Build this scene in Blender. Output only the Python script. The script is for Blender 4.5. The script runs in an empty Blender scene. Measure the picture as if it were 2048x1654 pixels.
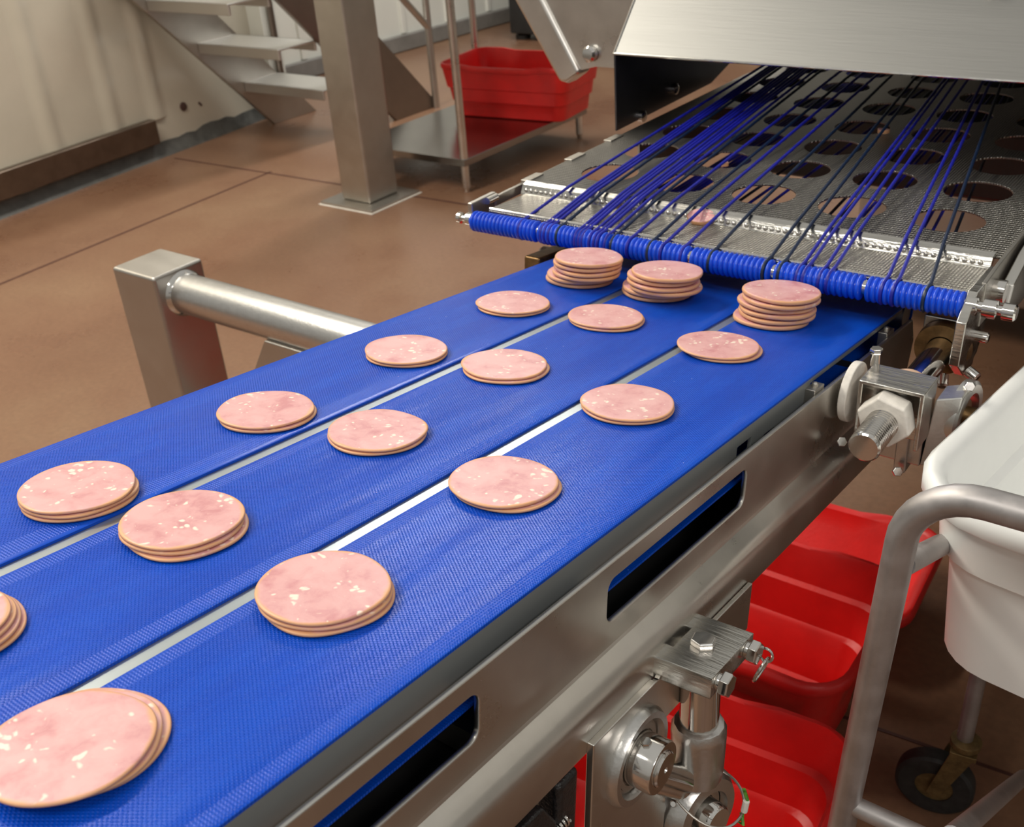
import bpy, bmesh, math, random
from mathutils import Vector, Matrix, Euler

C = bpy.context.scene.collection
SC = bpy.context.scene
PI = math.pi
R_ = math.radians
random.seed(7)

# ------------------------------------------------------------------ camera
cam_d = bpy.data.cameras.new('camera')
cam = bpy.data.objects.new('camera', cam_d)
C.objects.link(cam)
SC.camera = cam
cam_d.sensor_width = 36.0
cam_d.lens = 2100.0 / 2048.0 * 36.0
rot = Matrix.Rotation(R_(38.6), 3, 'Z') @ Matrix.Rotation(R_(60.5), 3, 'X') @ Matrix.Rotation(R_(-4.5), 3, 'Z')
cam.matrix_world = Matrix.Translation((0, 0, 1.5)) @ rot.to_4x4()
cam_d.clip_start = 0.05
cam_d.dof.use_dof = True
cam_d.dof.focus_distance = 0.95
cam_d.dof.aperture_fstop = 13.0

# ------------------------------------------------------------------ world, lights, exposure
SC.view_settings.view_transform = 'Standard'
SC.view_settings.look = 'None'
SC.view_settings.gamma = 1.0
SC.view_settings.use_curve_mapping = False
SC.view_settings.exposure = 0.0

w = bpy.data.worlds.new('room_light')
SC.world = w
w.use_nodes = True
wn, wl = w.node_tree.nodes, w.node_tree.links
bg = wn['Background']
tc = wn.new('ShaderNodeTexCoord')
sx = wn.new('ShaderNodeSeparateXYZ')
rp = wn.new('ShaderNodeValToRGB')
mr = wn.new('ShaderNodeMapRange')
mr.inputs['From Min'].default_value = -1.0
wl.new(tc.outputs['Generated'], sx.inputs[0])
wl.new(sx.outputs['Z'], mr.inputs['Value'])
wl.new(mr.outputs[0], rp.inputs[0])
e = rp.color_ramp.elements
e[0].position = 0.0;  e[0].color = (0.10, 0.075, 0.06, 1)
e[1].position = 1.0;  e[1].color = (0.50, 0.49, 0.46, 1)
x = e.new(0.46); x.color = (0.20, 0.17, 0.14, 1)
x = e.new(0.53); x.color = (0.34, 0.32, 0.29, 1)
x = e.new(0.75); x.color = (0.42, 0.41, 0.38, 1)
wl.new(rp.outputs[0], bg.inputs['Color'])
bg.inputs['Strength'].default_value = 1.0


def lamp(name, loc, size, power, col=(1, 0.96, 0.88), aim=None):
    d = bpy.data.lights.new(name, 'AREA')
    d.shape = 'RECTANGLE'
    d.size, d.size_y = size
    d.energy = power
    d.color = col
    o = bpy.data.objects.new(name, d)
    C.objects.link(o)
    o.location = loc
    if aim is not None:
        o.rotation_euler = (Vector(aim) - Vector(loc)).to_track_quat('-Z', 'Y').to_euler()
    return o


lamp('ceiling_lamp', (-1.2, -1.3, 3.6), (1.8, 0.35), 34)
lamp('ceiling_lamp', (-3.4, 0.6, 3.9), (0.4, 2.6), 175, (1, 0.93, 0.80))
lamp('ceiling_lamp', (-3.8, 5.2, 3.9), (0.4, 2.6), 125, (1, 0.97, 0.92))
lamp('ceiling_lamp', (1.9, -0.6, 3.6), (0.4, 2.4), 40, (1, 0.95, 0.90))

# ------------------------------------------------------------------ materials
MATS = {}


def nodes(name):
    m = bpy.data.materials.new(name)
    m.use_nodes = True
    nt = m.node_tree
    return m, nt, nt.nodes['Principled BSDF']


def N(nt, kind, **kw):
    n = nt.nodes.new(kind)
    for k, v in kw.items():
        if k in n.inputs.keys():
            n.inputs[k].default_value = v
        else:
            setattr(n, k, v)
    return n


def M_(nt, op, a, b=None, c=None, clamp=False):
    n = nt.nodes.new('ShaderNodeMath')
    n.operation = op
    n.use_clamp = clamp
    for i, v in enumerate((a, b, c)):
        if v is None:
            continue
        if isinstance(v, (int, float)):
            n.inputs[i].default_value = v
        else:
            nt.links.new(v, n.inputs[i])
    return n.outputs[0]


def ramp(nt, src, stops, interp='LINEAR'):
    n = nt.nodes.new('ShaderNodeValToRGB')
    n.color_ramp.interpolation = interp
    e = n.color_ramp.elements
    e[0].position, e[0].color = stops[0][0], (*stops[0][1], 1)
    e[1].position, e[1].color = stops[-1][0], (*stops[-1][1], 1)
    for p, c in stops[1:-1]:
        x = e.new(p)
        x.color = (*c, 1)
    nt.links.new(src, n.inputs[0])
    return n.outputs[0]


def simple(name, col, rough=0.5, metal=0.0, noise=0.0, nscale=20.0, bump=0.0, bscale=60.0, stretch=None,
           rvar=0.0, coat=0.0, spec=None, sss=0.0):
    """principled surface with mottled colour, mottled roughness and a fine bump"""
    m, nt, b = nodes(name)
    L = nt.links
    b.inputs['Metallic'].default_value = metal
    b.inputs['Roughness'].default_value = rough
    b.inputs['Base Color'].default_value = (*col, 1)
    if coat:
        b.inputs['Coat Weight'].default_value = coat
    if spec is not None:
        b.inputs['Specular IOR Level'].default_value = spec
    tcn = N(nt, 'ShaderNodeTexCoord')
    mp = N(nt, 'ShaderNodeMapping')
    if stretch:
        mp.inputs['Scale'].default_value = stretch
    L.new(tcn.outputs['Object'], mp.inputs[0])
    n1 = N(nt, 'ShaderNodeTexNoise', Scale=nscale, Detail=6.0, Roughness=0.6)
    L.new(mp.outputs[0], n1.inputs['Vector'])
    if noise:
        lo = tuple(max(0, c * (1 - noise)) for c in col)
        hi = tuple(min(1, c * (1 + noise)) for c in col)
        L.new(ramp(nt, n1.outputs[0], [(0.3, lo), (0.7, hi)]), b.inputs['Base Color'])
    if rvar:
        mrn = N(nt, 'ShaderNodeMapRange')
        mrn.inputs['From Min'].default_value = 0.3
        mrn.inputs['From Max'].default_value = 0.7
        mrn.inputs['To Min'].default_value = max(0.03, rough - rvar)
        mrn.inputs['To Max'].default_value = rough + rvar
        L.new(n1.outputs[0], mrn.inputs['Value'])
        L.new(mrn.outputs[0], b.inputs['Roughness'])
    if bump:
        n2 = N(nt, 'ShaderNodeTexNoise', Scale=bscale, Detail=4.0)
        L.new(mp.outputs[0], n2.inputs['Vector'])
        bp = N(nt, 'ShaderNodeBump', Strength=bump, Distance=0.002)
        L.new(n2.outputs[0], bp.inputs['Height'])
        L.new(bp.outputs[0], b.inputs['Normal'])
    return m


STEEL = simple('satin_steel', (0.68, 0.66, 0.62), 0.30, 1.0, 0.09, 9.0, 0.05, 55.0, rvar=0.05)
STEEL_M = simple('machined_steel', (0.62, 0.60, 0.56), 0.20, 1.0, 0.10, 60.0, 0.25, 300.0, (0.12, 1, 1), rvar=0.07)
CHROME = simple('polished_steel', (0.70, 0.68, 0.65), 0.12, 1.0, 0.05, 40.0, rvar=0.04)
STEEL_B = simple('shade_toned_steel', (0.26, 0.22, 0.19), 0.38, 1.0, 0.05, 12.0)  # darker steel: the right stair stringer's shade is put into the colour
STEEL_D = simple('dull_steel', (0.50, 0.475, 0.435), 0.40, 1.0, 0.05, 12.0, 0.04, 60.0, rvar=0.03)
BRUSH = simple('brushed_steel', (0.27, 0.268, 0.258), 0.50, 1.0, 0.07, 6.0, 0.12, 240.0, (0.05, 1, 1), rvar=0.05)
CAST = simple('cast_steel', (0.60, 0.59, 0.57), 0.30, 1.0, 0.06, 80.0, 0.15, 200.0)
ALU = simple('trolley_alloy', (0.46, 0.435, 0.43), 0.48, 0.85, 0.14, 30.0, 0.06, 100.0, rvar=0.08)
WORN = simple('stained_bronze', (0.22, 0.13, 0.055), 0.35, 0.8, 0.4, 60.0)
BLACK = simple('black_grease', (0.012, 0.011, 0.012), 0.35, 0.0, 0.6, 200.0, 0.6, 400.0)
RAILG = simple('grey_slide_rail', (0.27, 0.285, 0.285), 0.35, 0.35, 0.04, 6.0)
RUBBER = simple('black_rubber', (0.02, 0.019, 0.018), 0.6, 0.0, 0.5, 60.0)
BRASS = simple('rusty_yoke', (0.20, 0.135, 0.055), 0.5, 0.6, 0.4, 60.0)
WHITEP = simple('white_nylon', (0.78, 0.74, 0.68), 0.4, 0.0, 0.12, 90.0, 0.1, 200.0)
PEACHP = simple('stained_nylon', (0.70, 0.47, 0.33), 0.45, 0.0, 0.3, 50.0)
TUBW = simple('white_tub_plastic', (0.90, 0.91, 0.89), 0.33, 0.0, 0.03, 9.0, 0.05, 60.0)
RED = simple('red_crate_plastic', (0.72, 0.016, 0.014), 0.38, 0.0, 0.12, 9.0, 0.15, 160.0)
BLUE_R = simple('blue_roller_plastic', (0.004, 0.075, 0.72), 0.25, 0.0, 0.1, 30.0)
CORD = simple('blue_cord_rubber', (0.012, 0.016, 0.34), 0.35, 0.0, 0.2, 60.0)
CORD_D = simple('dark_cord_rubber', (0.006, 0.018, 0.055), 0.35, 0.0, 0.2, 60.0)
GREENY = simple('green_yellow_tie', (0.10, 0.30, 0.03), 0.4, 0.0, 0.6, 300.0)
BEDP = simple('slide_bed_surface', (0.44, 0.48, 0.49), 0.28, 0.75, 0.05, 10.0)
WALLM = simple('cream_wall_panel', (0.52, 0.475, 0.39), 0.22, 0.0, 0.06, 2.5, 0.05, 6.0, coat=0.3)
WALLW = simple('white_wall_panel', (0.72, 0.72, 0.66), 0.3, 0.0, 0.04, 2.5, 0.1, 6.0)
BASEM = simple('grey_coving', (0.085, 0.085, 0.08), 0.5, 0.0, 0.35, 14.0, 0.4, 40.0)
CURBM = simple('grey_curb', (0.20, 0.19, 0.175), 0.4, 0.0, 0.15, 8.0)
BUMPM = simple('bumper_steel', (0.17, 0.13, 0.10), 0.35, 0.9, 0.2, 8.0)
DARKM = simple('dark_machine_paint', (0.03, 0.03, 0.03), 0.4, 0.3, 0.3, 8.0)
SPOTM = simple('brown_plug', (0.07, 0.035, 0.03), 0.5)


def floor_mat():
    m, nt, b = nodes('red_brown_resin_floor')
    L = nt.links
    tcn = N(nt, 'ShaderNodeTexCoord')
    n1 = N(nt, 'ShaderNodeTexNoise', Scale=1.1, Detail=7.0, Roughness=0.62)
    n2 = N(nt, 'ShaderNodeTexNoise', Scale=60.0, Detail=3.0)
    L.new(tcn.outputs['Object'], n1.inputs['Vector'])
    L.new(tcn.outputs['Object'], n2.inputs['Vector'])
    col = ramp(nt, n1.outputs[0], [(0.30, (0.175, 0.085, 0.050)), (0.5, (0.215, 0.115, 0.068)), (0.70, (0.245, 0.145, 0.085))])
    mix = N(nt, 'ShaderNodeMix', data_type='RGBA', blend_type='MULTIPLY')
    mix.inputs[0].default_value = 0.35
    L.new(col, mix.inputs[6])
    L.new(ramp(nt, n2.outputs[0], [(0.35, (0.7, 0.7, 0.7)), (0.65, (1.1, 1.1, 1.1))]), mix.inputs[7])
    L.new(mix.outputs[2], b.inputs['Base Color'])
    mrn = N(nt, 'ShaderNodeMapRange')
    mrn.inputs['From Min'].default_value = 0.3
    mrn.inputs['From Max'].default_value = 0.7
    mrn.inputs['To Min'].default_value = 0.22
    mrn.inputs['To Max'].default_value = 0.42
    L.new(n1.outputs[0], mrn.inputs['Value'])
    L.new(mrn.outputs[0], b.inputs['Roughness'])
    bp = N(nt, 'ShaderNodeBump', Strength=0.25, Distance=0.002)
    L.new(n2.outputs[0], bp.inputs['Height'])
    L.new(bp.outputs[0], b.inputs['Normal'])
    return m


FLOORM = floor_mat()
JOINTM = simple('floor_joint', (0.075, 0.028, 0.020), 0.5, 0.0, 0.2, 20.0)


def belt_mat():
    """blue woven conveyor fabric: staggered knuckles in the middle, a fine square weave in both margins"""
    m, nt, b = nodes('blue_belt_weave')
    L = nt.links
    tcn = N(nt, 'ShaderNodeTexCoord')
    s = N(nt, 'ShaderNodeSeparateXYZ')
    L.new(tcn.outputs['Object'], s.inputs[0])
    X, Y = s.outputs[0], s.outputs[1]
    # staggered knuckles
    px, py = 0.0042, 0.0032
    sxn = M_(nt, 'SINE', M_(nt, 'MULTIPLY', X, 2 * PI / px))
    syn = M_(nt, 'SINE', M_(nt, 'MULTIPLY', Y, 2 * PI / py))
    stag = M_(nt, 'ABSOLUTE', M_(nt, 'ADD', sxn, syn))
    stag = M_(nt, 'MULTIPLY', stag, 0.5)
    prod = M_(nt, 'MULTIPLY', sxn, syn)
    centre = M_(nt, 'POWER', M_(nt, 'MAXIMUM', prod, 0.0), 0.7)
    # margins
    sx2 = M_(nt, 'SINE', M_(nt, 'MULTIPLY', X, 2 * PI / 0.0026))
    sy2 = M_(nt, 'SINE', M_(nt, 'MULTIPLY', Y, 2 * PI / 0.0026))
    marg = M_(nt, 'MULTIPLY', M_(nt, 'ADD', M_(nt, 'MULTIPLY', sx2, sy2), sy2), 0.22)
    ax = M_(nt, 'ABSOLUTE', X)
    mask = M_(nt, 'GREATER_THAN', 0.062, ax)          # 1 in the middle of the lane
    edge = M_(nt, 'GREATER_THAN', 0.0815, ax)         # 0 on the welded rim
    h = M_(nt, 'ADD', M_(nt, 'MULTIPLY', centre, mask),
           M_(nt, 'MULTIPLY', marg, M_(nt, 'SUBTRACT', 1.0, mask)))
    h = M_(nt, 'MULTIPLY', h, edge)
    h = M_(nt, 'ADD', h, M_(nt, 'MULTIPLY', mask, 0.5))
    n1 = N(nt, 'ShaderNodeTexNoise', Scale=5.0, Detail=3.0)
    mp = N(nt, 'ShaderNodeMapping')
    mp.inputs['Scale'].default_value = (2.2, 0.35, 1)
    L.new(tcn.outputs['Object'], mp.inputs[0])
    L.new(mp.outputs[0], n1.inputs['Vector'])
    bp = N(nt, 'ShaderNodeBump', Strength=0.8, Distance=0.0006)
    L.new(h, bp.inputs['Height'])
    bp2 = N(nt, 'ShaderNodeBump', Strength=0.6, Distance=0.012)
    L.new(n1.outputs[0], bp2.inputs['Height'])
    L.new(bp2.outputs[0], bp.inputs['Normal'])
    L.new(bp.outputs[0], b.inputs['Normal'])
    # worn, dusty streaks with a shape of their own
    n3 = N(nt, 'ShaderNodeTexNoise', Scale=14.0, Detail=8.0, Roughness=0.7)
    mp3 = N(nt, 'ShaderNodeMapping')
    mp3.inputs['Scale'].default_value = (1.6, 0.30, 1)
    L.new(tcn.outputs['Object'], mp3.inputs[0])
    L.new(mp3.outputs[0], n3.inputs['Vector'])
    n4 = N(nt, 'ShaderNodeTexVoronoi', Scale=95.0)
    L.new(tcn.outputs['Object'], n4.inputs['Vector'])
    crumbs = M_(nt, 'MULTIPLY', M_(nt, 'LESS_THAN', n4.outputs['Distance'], 0.045), M_(nt, 'GREATER_THAN', n3.outputs[0], 0.56))
    base = ramp(nt, n3.outputs[0], [(0.42, (0.0, 0.060, 0.50)), (0.62, (0.001, 0.076, 0.57)), (0.80, (0.008, 0.120, 0.62))])
    mix = N(nt, 'ShaderNodeMix', data_type='RGBA')
    L.new(crumbs, mix.inputs[0])
    L.new(base, mix.inputs[6])
    mix.inputs[7].default_value = (0.35, 0.5, 0.75, 1)
    L.new(mix.outputs[2], b.inputs['Base Color'])
    b.inputs['Roughness'].default_value = 0.27
    b.inputs['Specular IOR Level'].default_value = 0.25
    return m


BELT = belt_mat()


def ham_mat():
    m, nt, b = nodes('cooked_ham')
    L = nt.links
    tcn = N(nt, 'ShaderNodeTexCoord')
    oi = N(nt, 'ShaderNodeObjectInfo')
    ofs = N(nt, 'ShaderNodeVectorMath', operation='ADD')
    cmb = N(nt, 'ShaderNodeCombineXYZ')
    k = M_(nt, 'MULTIPLY', oi.outputs['Random'], 37.0)
    L.new(k, cmb.inputs[0]); L.new(k, cmb.inputs[1])
    L.new(tcn.outputs['Object'], ofs.inputs[0])
    L.new(cmb.outputs[0], ofs.inputs[1])
    V = ofs.outputs[0]
    # warp
    wn_ = N(nt, 'ShaderNodeTexNoise', Scale=45.0, Detail=3.0)
    L.new(V, wn_.inputs['Vector'])
    wsub = N(nt, 'ShaderNodeVectorMath', operation='SCALE')
    wsub.inputs['Scale'].default_value = 0.022
    L.new(wn_.outputs['Color'], wsub.inputs[0])
    wadd = N(nt, 'ShaderNodeVectorMath', operation='ADD')
    L.new(V, wadd.inputs[0]); L.new(wsub.outputs[0], wadd.inputs[1])
    W = wadd.outputs[0]
    lean = N(nt, 'ShaderNodeTexNoise', Scale=38.0, Detail=5.0, Roughness=0.6)
    L.new(W, lean.inputs['Vector'])
    meat = ramp(nt, lean.outputs[0], [(0.30, (0.58, 0.24, 0.25)), (0.44, (0.68, 0.345, 0.345)), (0.60, (0.74, 0.42, 0.41))])
    fat = N(nt, 'ShaderNodeTexVoronoi', Scale=120.0, Randomness=1.0)
    L.new(W, fat.inputs['Vector'])
    patch = N(nt, 'ShaderNodeTexNoise', Scale=32.0, Detail=2.0)
    L.new(V, patch.inputs['Vector'])
    lim = N(nt, 'ShaderNodeMapRange')
    lim.inputs['From Min'].default_value = 0.42
    lim.inputs['From Max'].default_value = 0.72
    lim.inputs['To Min'].default_value = 0.10
    lim.inputs['To Max'].default_value = 0.52
    L.new(patch.outputs[0], lim.inputs['Value'])
    fatm = M_(nt, 'MULTIPLY', M_(nt, 'SUBTRACT', lim.outputs[0], fat.outputs['Distance']), 7.0, clamp=True)
    mix = N(nt, 'ShaderNodeMix', data_type='RGBA')
    L.new(fatm, mix.inputs[0])
    L.new(meat, mix.inputs[6])
    mix.inputs[7].default_value = (0.88, 0.74, 0.63, 1)
    # casing rim
    s = N(nt, 'ShaderNodeSeparateXYZ')
    L.new(tcn.outputs['Object'], s.inputs[0])
    rad = M_(nt, 'SQRT', M_(nt, 'ADD', M_(nt, 'POWER', s.outputs[0], 2.0), M_(nt, 'POWER', s.outputs[1], 2.0)))
    rn = N(nt, 'ShaderNodeTexNoise', Scale=60.0)
    L.new(V, rn.inputs['Vector'])
    rad2 = M_(nt, 'ADD', rad, M_(nt, 'MULTIPLY', M_(nt, 'SUBTRACT', rn.outputs[0], 0.5), 0.006))
    rimm = N(nt, 'ShaderNodeMapRange')
    rimm.inputs['From Min'].default_value = 0.0450
    rimm.inputs['From Max'].default_value = 0.0475
    L.new(rad2, rimm.inputs['Value'])
    mix2 = N(nt, 'ShaderNodeMix', data_type='RGBA')
    L.new(rimm.outputs[0], mix2.inputs[0])
    L.new(mix.outputs[2], mix2.inputs[6])
    mix2.inputs[7].default_value = (0.76, 0.40, 0.20, 1)
    L.new(mix2.outputs[2], b.inputs['Base Color'])
    b.inputs['Roughness'].default_value = 0.42
    b.inputs['Subsurface Weight'].default_value = 0.12
    b.inputs['Subsurface Radius'].default_value = (0.01, 0.004, 0.003)
    b.inputs['Subsurface Scale'].default_value = 0.3
    bp = N(nt, 'ShaderNodeBump', Strength=0.25, Distance=0.0008)
    L.new(lean.outputs[0], bp.inputs['Height'])
    L.new(bp.outputs[0], b.inputs['Normal'])
    return m


HAM = ham_mat()


def dimple_mat(name='embossed_steel', pitch=0.0085, col=(0.40, 0.385, 0.355), rough=0.30):
    m, nt, b = nodes(name)
    L = nt.links
    b.inputs['Metallic'].default_value = 1.0
    b.inputs['Base Color'].default_value = (*col, 1)
    b.inputs['Roughness'].default_value = rough
    tcn = N(nt, 'ShaderNodeTexCoord')
    s = N(nt, 'ShaderNodeSeparateXYZ')
    L.new(tcn.outputs['Object'], s.inputs[0])
    a = M_(nt, 'SINE', M_(nt, 'MULTIPLY', M_(nt, 'ADD', s.outputs[0], M_(nt, 'MULTIPLY', s.outputs[1], 0.55)), 2 * PI / pitch))
    c = M_(nt, 'SINE', M_(nt, 'MULTIPLY', M_(nt, 'SUBTRACT', s.outputs[0], M_(nt, 'MULTIPLY', s.outputs[1], 0.55)), 2 * PI / pitch))
    h = M_(nt, 'MULTIPLY', a, c)
    bp = N(nt, 'ShaderNodeBump', Strength=0.9, Distance=0.0016)
    L.new(h, bp.inputs['Height'])
    L.new(bp.outputs[0], b.inputs['Normal'])
    return m


DIMPLE = dimple_mat()
TREADM = dimple_mat('grip_tread_steel', 0.030, (0.70, 0.69, 0.66), 0.40)

# ------------------------------------------------------------------ mesh helpers


class MB:
    def __init__(self):
        self.bm = bmesh.new()

    def _add(self, verts, faces):
        vs = [self.bm.verts.new(v) for v in verts]
        for f in faces:
            try:
                self.bm.faces.new([vs[i] for i in f])
            except ValueError:
                pass
        return vs

    def box(self, lo, hi, rot=None, piv=None):
        x0, y0, z0 = lo
        x1, y1, z1 = hi
        v = [Vector(p) for p in ((x0, y0, z0), (x1, y0, z0), (x1, y1, z0), (x0, y1, z0),
                                 (x0, y0, z1), (x1, y0, z1), (x1, y1, z1), (x0, y1, z1))]
        if rot is not None:
            pv = Vector(piv) if piv is not None else (Vector(lo) + Vector(hi)) / 2
            Rm = Euler(rot).to_matrix()
            v = [pv + Rm @ (p - pv) for p in v]
        self._add(v, [(0, 3, 2, 1), (4, 5, 6, 7), (0, 1, 5, 4), (1, 2, 6, 5), (2, 3, 7, 6), (3, 0, 4, 7)])
        return self

    def prism(self, pts, d):
        """polygon pts (3D, planar) extruded by the vector d"""
        d = Vector(d)
        p = [Vector(q) for q in pts]
        n = len(p)
        self._add(p + [q + d for q in p],
                  [tuple(range(n))[::-1], tuple(range(n, 2 * n))] + [(i, (i + 1) % n, n + (i + 1) % n, n + i) for i in range(n)])
        return self

    def tube(self, pts, r, seg=20, closed=False, caps=True, twist=0.0):
        """swept tube along a polyline; r a number or a list"""
        P = [Vector(p) for p in pts]
        n = len(P)
        rs = r if isinstance(r, (list, tuple)) else [r] * n
        T = []
        for i in range(n):
            if closed:
                t = P[(i + 1) % n] - P[i - 1]
            elif i == 0:
                t = P[1] - P[0]
            elif i == n - 1:
                t = P[-1] - P[-2]
            else:
                t = (P[i + 1] - P[i]).normalized() + (P[i] - P[i - 1]).normalized()
            T.append(t.normalized())
        ref = Vector((0, 0, 1)) if abs(T[0].z) < 0.9 else Vector((1, 0, 0))
        u = T[0].cross(ref).normalized()
        rings = []
        for i in range(n):
            u = (u - T[i] * u.dot(T[i])).normalized()
            v = T[i].cross(u)
            rings.append([P[i] + (u * math.cos(a + twist) + v * math.sin(a + twist)) * rs[i]
                          for a in (2 * PI * k / seg for k in range(seg))])
        vs = [q for ring in rings for q in ring]
        fs = []
        m = n if closed else n - 1
        for i in range(m):
            a, b = i * seg, ((i + 1) % n) * seg
            for k in range(seg):
                k2 = (k + 1) % seg
                fs.append((a + k, a + k2, b + k2, b + k))
        if caps and not closed:
            fs.append(tuple(range(seg))[::-1])
            fs.append(tuple(range((n - 1) * seg, n * seg)))
        self._add(vs, fs)
        return self

    def lathe(self, p0, axis, prof, seg=32):
        """profile [(t along axis, radius)] turned round the axis from p0"""
        p0 = Vector(p0)
        ax = Vector(axis).normalized()
        ref = Vector((0, 0, 1)) if abs(ax.z) < 0.9 else Vector((1, 0, 0))
        u = ax.cross(ref).normalized()
        v = ax.cross(u)
        vs = []
        for t, r in prof:
            r = max(r, 1e-5)
            vs += [p0 + ax * t + (u * math.cos(2 * PI * k / seg) + v * math.sin(2 * PI * k / seg)) * r for k in range(seg)]
        fs = []
        for i in range(len(prof) - 1):
            a, b = i * seg, (i + 1) * seg
            for k in range(seg):
                k2 = (k + 1) % seg
                fs.append((a + k, a + k2, b + k2, b + k))
        fs.append(tuple(range(seg))[::-1])
        fs.append(tuple(range((len(prof) - 1) * seg, len(prof) * seg)))
        self._add(vs, fs)
        return self

    def ring(self, p0, axis, prof, seg=36):
        """closed profile (list of (t, r)) turned: a ring with a hole"""
        p0 = Vector(p0)
        ax = Vector(axis).normalized()
        ref = Vector((0, 0, 1)) if abs(ax.z) < 0.9 else Vector((1, 0, 0))
        u = ax.cross(ref).normalized()
        v = ax.cross(u)
        n = len(prof)
        vs = []
        for t, r in prof:
            vs += [p0 + ax * t + (u * math.cos(2 * PI * k / seg) + v * math.sin(2 * PI * k / seg)) * r for k in range(seg)]
        fs = []
        for i in range(n):
            a, b = i * seg, ((i + 1) % n) * seg
            for k in range(seg):
                k2 = (k + 1) % seg
                fs.append((a + k, a + k2, b + k2, b + k))
        self._add(vs, fs)
        return self

    def hexa(self, p0, axis, h, r, phase=0.0):
        p0 = Vector(p0)
        ax = Vector(axis).normalized()
        self.tube([p0, p0 + ax * h * 0.12, p0 + ax * h * 0.85, p0 + ax * h], [r * 0.96, r, r, r * 0.9], 6, twist=phase)
        return self

    def build(self, name, mat, parent=None, bevel=0.0, smooth=True, ang=35, seg=2):
        bmesh.ops.recalc_face_normals(self.bm, faces=self.bm.faces)
        me = bpy.data.meshes.new(name)
        self.bm.to_mesh(me)
        self.bm.free()
        if smooth:
            for p in me.polygons:
                p.use_smooth = True
            me.set_sharp_from_angle(angle=R_(ang))
        me.materials.append(mat)
        o = bpy.data.objects.new(name, me)
        C.objects.link(o)
        if parent is not None:
            o.parent = parent
        if bevel:
            b = o.modifiers.new('bevel', 'BEVEL')
            b.width = bevel
            b.segments = seg
            b.limit_method = 'ANGLE'
            b.angle_limit = R_(40)
            b.harden_normals = True
        return o


def thing(name, label, cat, loc=(0, 0, 0), rot=(0, 0, 0), group=None):
    o = bpy.data.objects.new(name, None)
    o.empty_display_size = 0.05
    C.objects.link(o)
    o.location = loc
    o.rotation_euler = rot
    o['label'] = label
    o['category'] = cat
    if group:
        o['group'] = group
    return o


def tag(o, label, cat, group=None, kind=None):
    o['label'] = label
    o['category'] = cat
    if group:
        o['group'] = group
    if kind:
        o['kind'] = kind
    return o


def struct(o):
    o['kind'] = 'structure'
    return o


def lab(o, label):
    o['label'] = label
    return o


def sheet(name, outer, holes, thick, mat, parent=None, mtx=None, bevel=0.0006):
    """flat sheet with holes: closed 2D outlines filled as a curve, then turned into a mesh"""
    cu = bpy.data.curves.new(name, 'CURVE')
    cu.dimensions = '2D'
    cu.fill_mode = 'BOTH'
    cu.extrude = thick / 2 - bevel
    cu.bevel_depth = bevel
    cu.bevel_resolution = 1
    cu.offset = -bevel
    for poly in [outer] + holes:
        sp = cu.splines.new('POLY')
        sp.points.add(len(poly) - 1)
        for p, q in zip(sp.points, poly):
            p.co = (q[0], q[1], 0, 1)
        sp.use_cyclic_u = True
    tmp = bpy.data.objects.new('tmp', cu)
    C.objects.link(tmp)
    bpy.context.view_layer.update()
    dg = bpy.context.evaluated_depsgraph_get()
    me = bpy.data.meshes.new_from_object(tmp.evaluated_get(dg))
    bpy.data.objects.remove(tmp)
    bpy.data.curves.remove(cu)
    if mtx is not None:
        me.transform(mtx)
    me.name = name
    for p in me.polygons:
        p.use_smooth = True
    me.set_sharp_from_angle(angle=R_(30))
    me.materials.clear()
    me.materials.append(mat)
    o = bpy.data.objects.new(name, me)
    C.objects.link(o)
    if parent is not None:
        o.parent = parent
    return o


def rrect(x0, y0, x1, y1, r, n=6):
    out = []
    for cx, cy, a0 in ((x1 - r, y1 - r, 0), (x0 + r, y1 - r, 90), (x0 + r, y0 + r, 180), (x1 - r, y0 + r, 270)):
        for k in range(n + 1):
            a = R_(a0 + 90 * k / n)
            out.append((cx + r * math.cos(a), cy + r * math.sin(a)))
    return out


def circle(cx, cy, r, n=40):
    return [(cx + r * math.cos(2 * PI * k / n), cy + r * math.sin(2 * PI * k / n)) for k in range(n)]


# ------------------------------------------------------------------ the setting
b = MB()
b.box((-9, -2.0, -0.10), (5, 11, 0.0))
floor = struct(b.build('floor', FLOORM, smooth=False))


def groove(name, p, q, wd=0.012):
    p, q = Vector((*p, 0.0006)), Vector((*q, 0.0006))
    n = (q - p).cross(Vector((0, 0, 1))).normalized() * wd / 2
    m = MB()
    m.prism([p - n, p + n, q + n, q - n], (0, 0, 0.0008))
    return struct(m.build(name, JOINTM, smooth=False))


groove('trim_1', (-4.02, 0.9), (-4.245, 3.49), 0.014)
groove('trim_2', (-4.97, 3.44), (-1.6, 3.55), 0.012)
groove('trim_3', (-0.45, 1.453), (1.6, 1.63), 0.007)

# left wall runs slightly off the belt direction
WA, WB = Vector((-4.70, 0.4)), Vector((-5.19, 4.30))
wd = (WB - WA).normalized()
wn2 = Vector((-wd.y, wd.x))
if wn2.x > 0:
    wn2 = -wn2


def wall_quad(a, bb, z0, z1, off0, off1):
    """slab standing on the segment a-b (2D), between two offsets away from the room"""
    d = (bb - a).normalized()
    n = Vector((-d.y, d.x))
    if n.x > 0:
        n = -n
    return [Vector((*(a + n * off0), z0)), Vector((*(bb + n * off0), z0)), Vector((*(bb + n * off1), z0)), Vector((*(a + n * off1), z0))], (0, 0, z1 - z0)


m = MB()
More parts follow.
